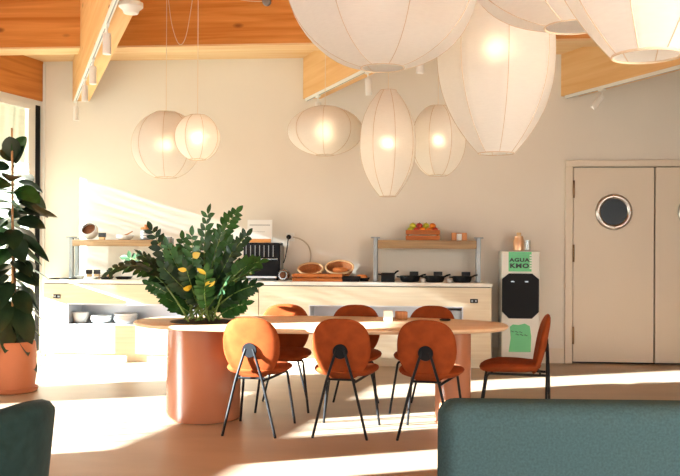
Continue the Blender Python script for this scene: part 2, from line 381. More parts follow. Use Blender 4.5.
# ------------------------------------------------------------------ double doors
d0, d1, d2 = X(573, YW), X(653.6, YW), X(655, YW)
lw = d1 - d0
fr = B(); fx = X(564.5, YW)
box(fr, fx, d0 - .008, YW - .03, YW + .1, 0, 2.245); box(fr, fx, d2 + lw + .1, YW - .03, YW + .1, 2.245, 2.32); box(fr, d2 + lw + .008, d2 + lw + .1, YW - .03, YW + .1, 0, 2.245)
bevel(fr, .006, 1)
struct('door_frame', fr, 'door_paint', 'beige frame around the pair of kitchen doors', 'door frame')
struct('trim_6', box(B(), d0 - .01, d2 + lw + .01, YW + .06, YW + .12, 0, 2.25), 'black_plastic', 'black sheet put in for the dark gap behind the kitchen doors', 'door recess')  # black sheet closes the opening so the door gaps read dark
def door(n, x0, label, hinge_left):
    D = bpy.data.objects.new('door_%d' % n, None); COL.objects.link(D); D.location = (x0, YW, 0); tag(D, label, 'door', kind='structure')
    b = box(B(), 0, lw, -.012, .04, .022, 2.235); bevel(b, .004, 1); obj('door_panel', b, 'door_paint', D)
    cx, cz = lw * .5, at(613, 212, YW).z
    r = B(); lathe(r, [(.150, -.030), (.158, -.040), (.175, -.046), (.195, -.040), (.205, -.024), (.205, -.012), (.150, -.012), (.150, -.030)], (cx, 0, cz), 48, 'y', False, False)
    pr = obj('porthole_ring', r, 'dull_chrome', D)
    obj('porthole_glass', lathe(B(), [(.152, -.022), (.152, -.012)], (cx, 0, cz), 40, 'y'), 'black_gloss', D)
    for q in range(4):
        a = PI / 4 * 2 * q + .05; sc_ = lathe(B(), [(.011, -.044), (.011, -.052), (.006, -.055)], (cx + .18 * math.cos(a), 0, cz + .18 * math.sin(a)), 12, 'y'); obj('screw', sc_, 'chrome', pr)
    for z0 in (at(573, 198, YW).z, at(573, 262, YW).z, at(573, 344, YW).z):
        h = box(B(), -.012 if hinge_left else lw - .012, .012 if hinge_left else lw + .012, -.03, -.012, z0, z0 + .2); bevel(h, .004, 2); obj('hinge', h, 'bronze_hinge', D)
    return D
door(1, d0, 'beige kitchen door leaf with a round porthole window, left of the pair', True)
door(2, d2, 'beige kitchen door leaf cut off by the picture edge, right of the pair', False)

# ------------------------------------------------------------------ table
TX, TY, TA, TB, TZ = -.735, 6.53, 1.445, .575, .745
PLX, PLY, PLR = -1.625, 6.485, .285
t = thing('dining_table', 'long oval pale oak table with a terracotta drum planter as one leg', 'table', (TX, TY, 0))
def sup(a, b, n, N=96):
    return [(a * abs(math.cos(q)) ** (2/n) * (1 if math.cos(q) >= 0 else -1), b * abs(math.sin(q)) ** (2/n) * (1 if math.sin(q) >= 0 else -1)) for q in (2*PI*i/N for i in range(N))]
tt = B(); loops = []
for z, ins in ((TZ - .034, .022), (TZ - .02, .004), (TZ - .012, 0), (TZ - .004, .002), (TZ, .008)):
    loops.append([tt.verts.new((p[0] * (1 - ins / TA), p[1] * (1 - ins / TB), z)) for p in sup(TA, TB, 2.35)])
for a, b in zip(loops, loops[1:]):
    for i in range(96): tt.faces.new((a[i], a[(i+1) % 96], b[(i+1) % 96], b[i]))
hl = [[tt.verts.new((PLX - TX + .262 * math.cos(2*PI*i/48), PLY - TY + .262 * math.sin(2*PI*i/48), z)) for i in range(48)] for z in (TZ - .034, TZ)]
for i in range(48): tt.faces.new((hl[0][i], hl[0][(i+1) % 48], hl[1][(i+1) % 48], hl[1][i]))
for lp, hh in ((loops[0], hl[0]), (loops[-1], hl[1])):
    es = [tt.edges.get((lp[i], lp[(i+1) % 96])) for i in range(96)] + [tt.edges.get((hh[i], hh[(i+1) % 48])) for i in range(48)]
    bmesh.ops.triangle_fill(tt, use_beauty=True, use_dissolve=False, edges=es)
obj('tabletop', tt, 'tabletop_oak', t)
pl = B(); zt = TZ - .035
lathe(pl, [(PLR - .02, 0), (PLR - .004, .004), (PLR, .016), (PLR, zt - .004), (PLR - .004, zt), (.262, zt), (.262, .60), (.0001, .60)], (PLX - TX, PLY - TY, 0), 64, cap1=False)
obj('planter_base', pl, 'terracotta_gloss', t)
CXc = X(453, 6.56)
cl = B(); lathe(cl, [(.128, 0), (.134, .004), (.135, .012), (.135, zt)], (CXc - TX, -.03, 0), 48)
obj('column_leg', cl, 'terracotta_gloss', t)

# zamioculcas growing out of the table
zz = thing('potted_plant', 'bushy green zamioculcas growing out of the round hole in the table', 'plant', (PLX, PLY, .60))
so = B(); lathe(so, [(.258, .003), (.258, .135), (.2, .15), (.1, .16), (.0005, .162)], (0, 0, 0), 40, cap1=False); obj('soil', so, 'soil', zz)
def leaflet(bm, p, d, nrm, L, W, mi, fold=.15, droop=.1, rows=6):
    """A pointed oval leaf from p along d, folded along its midrib."""
    d = d.normalized(); s = d.cross(nrm); s = s.normalized() if s.length > 1e-4 else d.orthogonal().normalized(); nn = s.cross(d)
    prev = None
    for i in range(rows + 1):
        q = i / rows; w = W * (math.sin(PI * min(1, q * .98 + .02)) ** .75) * (1.08 - .25 * q) * .5
        c = p + d * (L * q) - nn * (droop * L * q * q)
        row = [bm.verts.new(c - s * w + nn * (fold * w)), bm.verts.new(c), bm.verts.new(c + s * w + nn * (fold * w))]
        if prev:
            for k in range(2): bm.faces.new((prev[k], prev[k+1], row[k+1], row[k])).material_index = mi
        prev = row
def frond(tip, ctrl, base, L0=.086, W0=.046, yellow=0, start=.22, nl=13, rnd=random):
    b = B(); pts = bez(base, ctrl, tip, 18)
    tube(b, pts, .006, 6, [.0085 * (1 - .75 * i / 18) for i in range(19)])
    up = V((rnd.uniform(-.9, .9), rnd.uniform(-1, -.1), rnd.uniform(.0, .8))).normalized()
    for i in range(nl):
        q = start + (1 - start) * (i + .5) / nl; j = q * 18; i0 = min(17, int(j)); p = pts[i0].lerp(pts[i0+1], j - i0)
        tg = (pts[i0+1] - pts[i0]).normalized(); side = tg.cross(up).normalized(); nn = side.cross(tg)
        sz = .75 + .45 * math.sin(PI * (i + 1) / (nl + 1))
        for s_ in (-1, 1):
            mi = 2 if yellow and rnd.random() < yellow else 1
            dd = side * s_ + tg * rnd.uniform(.55, .85) + nn * rnd.uniform(-.25, .5)
            leaflet(b, p, dd, nn + side * rnd.uniform(-.25, .25), L0 * sz * rnd.uniform(.85, 1.1), W0 * sz * rnd.uniform(.9, 1.1), mi)
    leaflet(b, pts[-1], (pts[-1] - pts[-2]), up, L0, W0, 1)
    return obj('frond', b, ['stem_green', 'leaf_mid' if rnd.random() < .55 else 'leaf_dark', 'leaf_yellow'], zz, recalc=False)
O = V((PLX, PLY, .60))
tips = [(128, 258, .15, 160, 262), (174, 252, .05, 186, 280), (213, 240, .18, 203, 270), (228, 244, .05, 210, 280), (252, 272, -.2, 225, 280), (156, 278, .2, 180, 285), (242, 290, .18, 220, 300), (110, 272, -.05, 150, 246), (122, 268, .1, 160, 262), (152, 230, .05, 172, 268), (143, 256, -.1, 172, 280), (168, 246, -.15, 182, 282), (183, 240, .1, 190, 285),
        (208, 214, 0, 199, 260), (192, 236, -.2, 193, 280), (236, 213, .12, 214, 236), (222, 232, -.1, 208, 272), (246, 236, .15, 222, 262), (259, 262, .05, 226, 268),
        (254, 286, -.1, 226, 292), (246, 262, .2, 216, 280), (164, 268, -.22, 186, 292), (150, 284, .1, 178, 296), (176, 262, .22, 190, 296), (214, 256, -.22, 205, 296),
        (232, 252, -.15, 214, 290), (200, 250, .22, 200, 290), (186, 268, -.25, 196, 300), (226, 282, -.22, 212, 305), (244, 304, .0, 222, 310), (166, 298, 0, 186, 308), (206, 272, -.25, 202, 300), (238, 244, .2, 215, 280)]
for i, (tx, ty, dy, cx_, cy_) in enumerate(tips):
    a = i * 2.4; rr = .05 + .13 * ((i * 37) % 10) / 10
    base = V((rr * math.cos(a), rr * math.sin(a), .145))
    tip = at(tx, ty, PLY + dy * 1.2) - O; ct = at(cx_, cy_, PLY + dy * .6) - O
    frond(tip, ct, base, yellow=.10 if i in (14, 27, 31) else 0, start=.26 if i < 16 else .30, nl=11 if i < 20 else 10)

# ------------------------------------------------------------------ chairs
def pad(bm, w, h, tk, n, fn, rings=7, N=56):
    """A pillow-like superellipse pad; fn maps (across, up, thickness) to 3D."""
    prevs = {1: None, -1: None}; rim = None; cen = {}
    shape = sup(.5, .5, n, N)
    for sgn in (1, -1):
        cen[sgn] = bm.verts.new(fn(0, 0, sgn * tk / 2)); prev = None
        for k in range(1, rings + 1):
            r = math.sin(k / rings * PI / 2); c = sgn * tk / 2 * max(0, 1 - r ** 5) ** .5
            if k == rings:
                if rim is None: rim = [bm.verts.new(fn(w * p[0], h * p[1], 0)) for p in shape]
                cur = rim
            else: cur = [bm.verts.new(fn(w * p[0] * r, h * p[1] * r, c)) for p in shape]
            for i in range(N):
                j = (i + 1) % N
                f = (cen[sgn], cur[i], cur[j]) if prev is None else (prev[i], cur[i], cur[j], prev[j])
                bm.faces.new(f if sgn > 0 else f[::-1])
            prev = cur
    return bm
def make_chair(label):
    c = thing('dining_chair', label, 'chair', group='rust dining chairs round the table')
    tl = math.radians(11)
    def fb(a, b, t):                       # backrest: egg outline, curved, leaning back
        a *= 1 - .30 * max(0, -b / .225) ** 1.5
        y = -.222 + t + .55 * a * a; z = b
        return V((a, y - math.sin(tl) * z + .02 * (b / .21) ** 2 * (1 if b < 0 else 0), .612 + z * math.cos(tl)))
    obj('backrest', pad(B(), .415, .455, .055, 2.75, fb), 'rust_fabric', c)
    def fs(a, b, t):                       # seat pan: rounded, dished, waterfall front
        a *= 1 + .05 * (b / .22)
        return V((a, .015 + b, 0.445 + t + .25 * a * a - .10 * max(0, b - .08) + .10 * max(0, -b - .12)))
    obj('seat', pad(B(), .46, .455, .075, 2.6, fs), 'rust_fabric', c)
    dk = B(); lathe(dk, [(.050, -.262), (.052, -.258), (.052, -.244), (.040, -.236)], (0, 0, .605), 28, 'y'); obj('back_disc', dk, 'black_plastic', c)
    for s in (-1, 1):
        b = B(); tube(b, [(s * .026, -.256, .615), (s * .040, -.258, .575), (s * .095, -.262, .40), (s * .192, -.262, 0.0)], .0095, 10); obj('leg', b, 'black_metal', c)
        b = B(); tube(b, rounded([(s * .212, .245, 0), (s * .165, .185, .405), (s * .12, -.10, .395), (s * .096, -.252, .39)], .03), .0095, 10); obj('leg', b, 'black_metal', c)
    obj('seat_rail', tube(B(), [(-.100, -.20, .402), (.100, -.20, .402)], .008, 8), 'black_metal', c); obj('seat_rail', tube(B(), [(-.16, .15, .404), (.16, .15, .404)], .008, 8), 'black_metal', c)
    return c
chair0 = make_chair('x')
CH_ = [(-1.122, 6.112, -.09, 'rust dining chair with its back to the room, before the terracotta planter'),
       (-.486, 6.118, -.09, 'rust dining chair with its back to the room, in the middle of the near row'),
       (.122, 6.085, -.17, 'rust dining chair with its back to the room, by the teal sofa'),
       (-1.07, 6.95, PI + .10, 'rust dining chair on the far side of the table, the one nearest the bushy plant'),
       (-.49, 6.95, PI, 'rust dining chair on the far side of the table, the middle one behind the table'),
       (.085, 6.95, PI - .30, 'rust dining chair on the far side of the table, behind the wooden napkin block'),
       (.735, 6.47, PI/2 - .08, 'rust dining chair seen from its side at the right end of the table')]
for i, (x, y, r, lb) in enumerate(CH_):
    c = chair0 if i == 0 else copy_tree(chair0)
    c.location = (x, y, 0); c.rotation_euler = (0, 0, r); c['label'] = lb

# ------------------------------------------------------------------ small things on the table
def simple_box(name, label, cat, cx, cy, z, w, d, h, m, rz=0, bv=.004, group=None):
    b = box(B(), -w/2, w/2, -d/2, d/2, 0, h); bevel(b, bv, 2)
    o = obj(name, b, m); o.location = (cx, cy, z); o.rotation_euler = (0, 0, rz); return tag(o, label, cat, group)
p = on_z(388, 321, TZ); simple_box('napkin_stack', 'small cream stack of napkins on the table by the wooden block', 'napkins', p.x, p.y, TZ, .07, .07, .085, 'paper_white', .1)
p = on_z(398, 319.5, TZ); simple_box('napkin_holder', 'small brown wooden block holder on the table', 'holder', p.x + .025, p.y + .04, TZ, .09, .09, .062, 'block_oak', .2)
p = on_z(445, 320.5, TZ); b = B(); lathe(b, [(.040, 0), (.044, .003), (.044, .010), (.036, .013), (.034, .008), (.001, .008)], (0, 0, 0), 28, cap1=False); o = obj('cable_grommet', b, 'black_plastic'); o.location = (p.x, p.y, TZ); tag(o, 'small round black grommet on the tabletop near its right end', 'grommet')

# ------------------------------------------------------------------ buffet counter
CF, CB, CT = 9.36, YW - .01, .93
xa, xm, xb = X(43, CF, 300), X(258.7, CF), X(492, CF)
def cabinet(x0, x1, n0, n1, z0, z1, label, sock, gap):
    c = thing('buffet_cabinet', label, 'cabinet', (x0, CF, 0)); w = x1 - x0; a, e = n0 - x0, n1 - x0; D = CB - CF
    g = .004; b = B(); top = CT - .052
    box(b, g, a, 0, D, .10, top); box(b, e, w - g, 0, D, .10, top); box(b, a, e, 0, D, .10, z0); box(b, a, e, 0, D, z1, top); box(b, a, e, D - .03, D, z0, z1)
    obj('body', b, 'counter_ash', c, smooth=False)
    k = box(B(), g + .02, w - g - .02, .05, D, 0, .10); obj('plinth', k, 'counter_ash', c, smooth=False)
    nf = B(); q = .012
    box(nf, a, e, -.004, .40, z0, z0 + q); box(nf, a, e, -.004, .40, z1 - q, z1); box(nf, a, a + q, -.004, .40, z0 + q, z1 - q); box(nf, e - q, e, -.004, .40, z0 + q, z1 - q); box(nf, a + q, e - q, .40, .41, z0 + q, z1 - q)
    obj('niche_liner', nf, 'steel', c, smooth=False)
    sx, sz = sock[0] - x0, sock[1]
    s = box(B(), sx - .042, sx + .042, -.008, 0, sz - .022, sz + .022); bevel(s, .003, 1); so_ = obj('socket', s, 'black_plastic', c)
    for dx in (-.02, .02): obj('socket_insert', box(B(), sx + dx - .010, sx + dx + .010, -.011, -.008, sz - .011, sz + .011), 'grey_metal', so_, smooth=False)
    return c
sL = at(57, 296.3, CF); sR = at(474, 301, CF)
zn0, zn1 = at(100, 325.5, CF).z, at(100, 303.5, CF).z
cabinet(xa, xm, X(67.5, CF), X(215, CF), zn0, zn1, 'pale ash buffet cabinet with a steel niche of white bowls, by the corner window', (sL.x, sL.z), 0)
zr1 = at(400, 306, CF).z
cabinet(xm, xb, X(309, CF), X(463.5, CF), zr1 - .26, zr1, 'pale ash buffet cabinet behind the far chairs, next to the water dispenser', (sR.x, sR.z), 0)
wt = B(); box(wt, xa - .015, xb + .005, CF - .012, CB, CT - .04, CT); bevel(wt, .004, 2)
o = obj('worktop', wt, 'worktop_white'); tag(o, 'long white worktop running across both buffet cabinets', 'worktop')
sg = box(B(), xa + .01, xb - .015, CF + .012, CB, CT - .052, CT - .04); tag(obj('worktop_shadow_strip', sg, 'shadow_gap', smooth=False), 'thin recessed strip painted grey for the shadow gap under the long white worktop', 'shadow_strip')  # grey strip painted in for the shade below the slab

def bowl_bm(r, h, t=.006, foot=.45):
    b = B(); pr = []
    for i in range(9): a = i / 8; pr.append((r * (foot + (1 - foot) * math.sin(a * PI / 2) ** .9), h * (1 - math.cos(a * PI / 2)) * 1.0))
    inner = [(max(.0005, rr - t), min(h, hh + t)) for rr, hh in pr[::-1]]
    lathe(b, pr + inner + [(.0005, t)], (0, 0, 0), 36, cap1=False); return b
def bowl(px, py, Y, z, r, h, label, name='bowl', cat='bowl', m='white_ceramic', group=None):
    o = obj(name, bowl_bm(r, h), m); o.location = (X(px, Y, py), Y, z); return tag(o, label, cat, group)
zb = zn0 + .012
bowl(81, 318, 9.52, zb, .095, .125, 'deep white bowl in the steel niche, standing apart on its left', group='white bowls in the niche')
def stack(px, n, r, h, step, labels, Y=9.55):
    for i in range(n): bowl(px, 318, Y, zb + i * step, r, h, labels[i], group='white bowls in the niche')
stack(101, 2, .125, .06, .028, ['lower of two shallow white bowls nested beside the deep white bowl', 'upper of two shallow white bowls nested beside the deep white bowl'])
stack(126, 3, .135, .06, .028, ['bottom shallow white bowl of the nested three in the steel niche', 'middle shallow white bowl of the nested three in the steel niche', 'top shallow white bowl of the nested three in the steel niche'])
z2 = zr1 - .26 + .012
simple_box('steel_container', 'grey steel container at the right end of the niche behind the table', 'container', X(455, 9.55), 9.56, z2, .16, .25, .20, 'grey_metal', group=None)
o = simple_box('serving_tray', 'long white tray in the niche behind the far dining chairs', 'tray', X(375, 9.55), 9.56, z2, 1.15, .28, .05, 'white_ceramic')

# shelves above the worktop
def shelf(px0, px1, ytop, ybot, label, Y=9.52):
    x0, x1 = X(px0, Y), X(px1, Y); z1 = at(px0, ytop, Y).z; z0 = at(px0, ybot, Y).z - 0.0
    s = thing('buffet_shelf', label, 'shelf', ((x0 + x1) / 2, Y, CT)); w = x1 - x0; h1, h0 = z1 - CT, z0 - CT
    b = box(B(), -w/2 + .05, w/2 - .05, 0, .26, h0, h1); bevel(b, .004, 2); obj('board', b, 'shelf_oak', s)
    for sx in (-1, 1):
        xx = sx * (w/2 - .024)
        b = box(B(), xx - .022, xx + .022, .02, .07, 0, h1 + .02); box(b, xx - .022, xx + .022, .19, .24, 0, h1 + .02); box(b, xx - .022, xx + .022, .07, .19, h0, h0 + .03); bevel(b, .003, 1)
        p = obj('post', b, 'grey_metal', s)
        k = box(B(), xx - .05, xx + .05, .0, .08, h1 + .02, h1 + .035); bevel(k, .003, 1); obj('cap_plate', k, 'grey_metal', p)
    return (z1, Y)
zs1, Ys = shelf(68, 168, 239.5, 246, 'wooden buffet shelf on grey posts by the corner window')
zs2, Ys2 = shelf(373, 481, 240, 248.5, 'wooden buffet shelf on grey posts over the black pans')

# on the left shelf
def sign(px, Y, z, label, w=.085, h=.06, wood_h=.03, group='small black food signs'):
    s = thing('food_sign', label, 'sign', (X(px, Y), Y, z), 0, group)
    b = box(B(), -w * .35, w * .35, -.02, .02, 0, wood_h); bevel(b, .002, 1); obj('base', b, 'pale_wood', s)
    b = box(B(), -w/2, w/2, -.004, .004, wood_h, wood_h + h); bevel(b, .001, 1); obj('board', b, 'sign_black', s)
    return s
g = thing('tilted_bowl', 'round white bowl tipped forward showing its brown filling, on the window side shelf', 'bowl', (X(89, 9.62), 9.64, zs1 + .004))
b = B(); R_ = .098; rot = Matrix.Rotation(math.radians(56), 4, 'X')
pr = [(R_ * math.cos(a), R_ * math.sin(a)) for a in [(-PI/2 + (PI/2 + .55) * i / 14) for i in range(15)]]
pr[0] = (.0005, -R_)
lathe(b, pr + [((R_ - .008) * math.cos(.53), R_ * math.sin(.53))] + [((R_ - .01) * math.cos(a), (R_ - .01) * math.sin(a)) for a in (.4, .2, 0)], (0, 0, 0), 36, cap0=False, cap1=False)
bmesh.ops.transform(b, matrix=Matrix.Translation((0, 0, R_)) @ rot, verts=b.verts); obj('shell', b, 'white_ceramic', g)
b = B(); lathe(b, [(.0005, .025), (.05, .022), (.082, .012), (.086, .0), (.0005, -.03)], (0, 0, 0), 30, cap0=False, cap1=False); bmesh.ops.transform(b, matrix=Matrix.Translation((0, 0, R_)) @ rot, verts=b.verts); obj('filling', b, 'food_brown', g)
sign(102, 9.56, zs1, 'little black sign on a wood foot beside the tipped white bowl', .09, .05, .03)
g = thing('spoon_bowl', 'shallow white bowl with a wooden spoon on the window side shelf', 'bowl', (X(124, 9.62), 9.64, zs1))
obj('shell', bowl_bm(.10, .055), 'white_ceramic', g)
b = tube(B(), [(-.04, 0, .03), (.05, 0, .075), (.09, .01, .10)], .008, 8, [.014, .007, .007]); obj('spoon', b, 'block_oak', g)
g = thing('storage_jar', 'dark patterned jar with a wooden lid at the plant end of the shelf', 'jar', (X(145, 9.62), 9.64, zs1))
lathe(b := B(), [(.05, 0), (.062, .01), (.065, .08), (.058, .115), (.055, .12)], (0, 0, 0), 30); obj('body', b, 'grey_metal', g)
lathe(b := B(), [(.057, .12), (.060, .125), (.060, .145), (.02, .15), (.016, .175), (.0005, .18)], (0, 0, 0), 30, cap1=False); obj('lid', b, 'block_oak', g)
for z in (.03, .06, .09):
    lathe(b := B(), [(.0645, z), (.0665, z + .003), (.0665, z + .009), (.0645, z + .012)], (0, 0, 0), 30, cap0=False, cap1=False); obj('band', b, 'white_ceramic', g)
# on the worktop under the left shelf
def tray(px, Y, label, w, d, h, m, name='serving_tray', cat='tray', group=None, z=CT):
    b = B(); t_ = .006
    lo = [(-w/2+.02, -d/2+.02), (w/2-.02, -d/2+.02), (w/2-.02, d/2-.02), (-w/2+.02, d/2-.02)]; hi = [(-w/2, -d/2), (w/2, -d/2), (w/2, d/2), (-w/2, d/2)]
    A = [b.verts.new((*p, 0)) for p in lo]; Bv = [b.verts.new((*p, h)) for p in hi]; C = [b.verts.new((p[0]*.97, p[1]*.95, h)) for p in hi]; Dv = [b.verts.new((p[0]*.97, p[1]*.95, t_)) for p in lo]
    b.faces.new(A[::-1]); b.faces.new(Dv)
    for L1, L2 in ((A, Bv), (Bv, C), (C, Dv)):
        for i in range(4): b.faces.new((L1[i], L1[(i+1) % 4], L2[(i+1) % 4], L2[i]))
    bevel(b, .002, 1)
    o = obj(name, b, m); o.location = (X(px, Y), Y, z); return tag(o, label, cat, group)
b = B(); box(b, -.16, .10, -.09, .09, 0, .012); bevel(b, .003, 1); o = obj('slate_board', b, 'black_plastic'); o.location = (X(66, 9.5), 9.48, CT); tag(o, 'flat black slate board at the window end of the worktop', 'board')
tray(79.5, 9.62, 'white dish by the post of the window side shelf', .10, .14, .035, 'white_ceramic', 'serving_dish', 'dish', 'white dishes under the shelf')
tray(92, 9.5, 'white dish in front of the two black signs', .13, .14, .03, 'white_ceramic', 'serving_dish', 'dish', 'white dishes under the shelf')
tray(107, 9.52, 'dark food tray beside the white dish on the worktop', .12, .16, .03, 'black_metal')
tray(124, 9.6, 'dark food tray half hidden by the drooping plant stem', .16, .16, .03, 'black_metal')
sign(89, 9.64, CT, 'black food sign on the worktop, on the window side of the close pair', .08, .05, .055); sign(97, 9.645, CT, 'black food sign on the worktop, on the plant side of the close pair', .08, .05, .055); sign(110, 9.64, CT, 'black food sign standing alone on the worktop under the shelf', .08, .05, .055)

# toaster, menu panel, cables
tX = X(258.5, 9.62)
to = thing('conveyor_toaster', 'black buffet toaster with chrome grille bars behind the plant', 'toaster', (tX + .03, 9.58, CT))
b = box(B(), -.20, .22, 0, .26, .02, .43); bevel(b, .012, 3); obj('body', b, 'black_plastic', to)
b = box(B(), .222, .23, .02, .24, .05, .40); bevel(b, .003, 1); obj('side_panel', b, 'grey_metal', to)
b = B()
for i in range(7): box(b, -.17 + i * .052, -.163 + i * .052, -.006, .0, .27, .40)
obj('grille', b, 'grey_metal', to)
b = box(B(), -.18, .20, -.012, 0, .235, .252); bevel(b, .003, 1); obj('trim_bar', b, 'chrome', to)
b = box(B(), -.17, .19, -.05, 0, .03, .05); obj('crumb_tray', b, 'steel', to)
for sx in (-.17, .19):
    for sy in (.03, .23): obj('foot', lathe(B(), [(.014, 0), (.014, .02)], (sx, sy, 0), 12), 'black_plastic', to)
mp_ = thing('menu_panel', 'white printed panel with an orange strip standing on the black toaster', 'panel', (X(260, 9.72), 9.70, CT + .43), 0)
b = box(B(), -.145, .145, -.006, .006, 0, .265); bevel(b, .002, 1); obj('board', b, 'paper_white', mp_)
b = box(B(), -.12, .13, -.010, -.006, .002, .045); obj('orange_strip', b, 'orange_label', mp_, smooth=False)
b = B(); box(b, -.12, .12, -.0085, -.006, .20, .208); box(b, -.12, .06, -.0085, -.006, .125, .128); obj('printed_line', b, 'print_grey', mp_, smooth=False)
so_ = thing('wall_socket', 'white wall socket with a black plug above the toaster', 'socket', (X(290, YW), YW, at(290, 237, YW).z))
b = box(B(), -.05, .05, -.012, 0, -.05, .05); bevel(b, .004, 2); obj('plate', b, 'white_paint', so_)
b = B(); lathe(b, [(.024, -.05), (.027, -.045), (.027, -.012)], (-.012, 0, 0), 20, 'y'); obj('plug', b, 'black_plastic', so_)
s0 = V((X(290, YW) - .012, YW - .05, at(290, 237, YW).z))
b = tube(B(), bez(s0, V((s0.x - .02, s0.y - .06, s0.z - .25)), V((tX + .270, 9.74, CT + .20)), 16), .007, 8); tag(obj('power_cable', b, 'cable_black'), 'black cable hanging from the wall socket to the toaster', 'cable')
s1 = V((s0.x + .05, YW - .02, s0.z))
b = tube(B(), bez(s1, V((s1.x + .25, s1.y, s1.z - .04)), V((s1.x + .20, YW - .02, CT + .20)), 10) + bez(V((s1.x + .20, YW - .02, CT + .20)), V((s1.x + .19, YW - .02, CT + .1)), V((s1.x + .08, YW - .02, CT + .008)), 8)[1:], .008, 8); tag(obj('power_cable', b, 'cable_grey'), 'pale cable looping from the wall socket towards the bread baskets', 'cable')
# glass jar lying by the toaster
g = thing('glass_jar', 'round glass and metal jar lying on its side beside the black toaster', 'jar', (X(284, 9.47), 9.47, CT)); g.scale = (.74, .74, .74)
b = B(); lathe(b, [(.055, -.10), (.08, -.085), (.094, -.04), (.095, .02), (.075, .09), (.0005, .10)], (0, 0, .095), 36, 'y', cap0=False, cap1=False); obj('glass', b, 'clear_glass', g)
b = B(); lathe(b, [(.0005, -.05), (.07, -.04), (.085, 0), (.07, .05), (.0005, .075)], (0, 0, .092), 30, 'y', cap0=False, cap1=False); obj('contents', b, 'food_brown', g)
b = B(); lathe(b, [(.058, -.095), (.066, -.10), (.066, -.115), (.05, -.115)], (0, 0, .095), 36, 'y', cap0=False, cap1=False); obj('rim', b, 'chrome', g)
# bread crate and baskets
def crate(name, label, cat, px, Y, z, w, d, h, slats, m='crate_wood'):
    c = thing(name, label, cat, (X(px, Y), Y, z)); t_ = .012
    b = box(B(), -w/2, w/2, -d/2, d/2, 0, .01); obj('bottom', b, m, c, smooth=False)
    sh = h / (slats + (slats - 1) * .28)
    for i in range(slats):
        z0 = i * sh * 1.28
        for y0 in (-d/2, d/2 - t_): b = box(B(), -w/2, w/2, y0, y0 + t_, max(z0, .01), z0 + sh); bevel(b, .002, 1); obj('slat', b, m, c)
        for x0 in (-w/2, w/2 - t_): b = box(B(), x0, x0 + t_, -d/2 + t_, d/2 - t_, max(z0, .01), z0 + sh); bevel(b, .002, 1); obj('slat', b, m, c)
    for sx in (-1, 1):
        for sy in (-1, 1): xx, yy = sx * (w/2 - t_ - .011), sy * (d/2 - t_ - .011); obj('corner_post', box(B(), xx - .011, xx + .011, yy - .011, yy + .011, .01, h), m, c, smooth=False)
    return c
crate('bread_tray', 'low brown wooden tray in front of the bread baskets', 'tray', 318, 9.47, CT, .56, .17, .085, 2)
def oval_basket(px, Y, z, a, bdep, h, label, tilt=0):
    c = thing('bread_basket', label, 'basket', (X(px, Y), Y, z), 0, 'wicker bread baskets on the worktop'); b = B(); N = 40; rings = []
    prof = [(.70, 0), (.80, .02), (.93, h * .55), (1.0, h - .005), (1.0, h), (.95, h), (.88, h * .55), (.74, .026), (.05, .024)]
    for s_, z_ in prof: rings.append([b.verts.new((a * s_ * math.cos(2*PI*i/N), bdep * s_ * math.sin(2*PI*i/N), z_)) for i in range(N)])
    for r1, r2 in zip(rings, rings[1:]):
        for i in range(N): b.faces.new((r1[i], r1[(i+1) % N], r2[(i+1) % N], r2[i]))
    b.faces.new(rings[0][::-1]); b.faces.new(rings[-1])
    if tilt: bmesh.ops.transform(b, matrix=Matrix.Translation((0, 0, bdep * math.sin(tilt))) @ Matrix.Rotation(tilt, 4, 'X'), verts=b.verts)
    obj('body', b, 'wicker', c)
    rm = B(); pts = [V((a * .99 * math.cos(2*PI*i/N), bdep * .99 * math.sin(2*PI*i/N), h)) for i in range(N + 1)]; tube(rm, pts, .011, 8)
    if tilt: bmesh.ops.transform(rm, matrix=Matrix.Translation((0, 0, bdep * math.sin(tilt))) @ Matrix.Rotation(tilt, 4, 'X'), verts=rm.verts)
    obj('rim', rm, 'pale_wood', c); return c
oval_basket(311, 9.74, CT, .145, .12, .085, 'oval wicker bread basket tipped forward, on the toaster side', .55)
oval_basket(340, 9.74, CT, .16, .13, .10, 'oval wicker bread basket tipped forward, holding an orange loaf', .60)
def loaf(px, Y, z, r, l, label):
    b = B(); pr = [(.0005, -l/2)] + [(r * math.sin(PI * i / 10) ** .6, -l/2 * math.cos(PI * i / 10)) for i in range(1, 10)] + [(.0005, l/2)]
    lathe(b, pr, (0, 0, r), 20, 'x', cap0=False, cap1=False); o = obj('bread_loaf', b, 'bread_crust'); o.location = (X(px, Y), Y, z); return tag(o, label, 'bread', 'bread loaves on the buffet')
loaf(340, 9.70, CT + .07, .042, .18, 'golden loaf lying in the tipped wicker basket'); loaf(309, 9.47, CT + .0105, .035, .16, 'small loaf in the low wooden tray, on the jar side'); loaf(326, 9.47, CT + .0105, .035, .16, 'small loaf in the low wooden tray, on the pan side')
tray(351, 9.47, 'black bread pan at the end of the wooden tray', .22, .16, .06, 'black_metal', 'baking_pan', 'pan'); 
p_ = tray(362, 9.62, 'flat dark tray beside the post of the shelf over the pans', .18, .16, .04, 'black_metal')
loaf(362, 9.62, CT + .0065, .035, .13, 'dark bread in the flat black tray beside the shelf post')

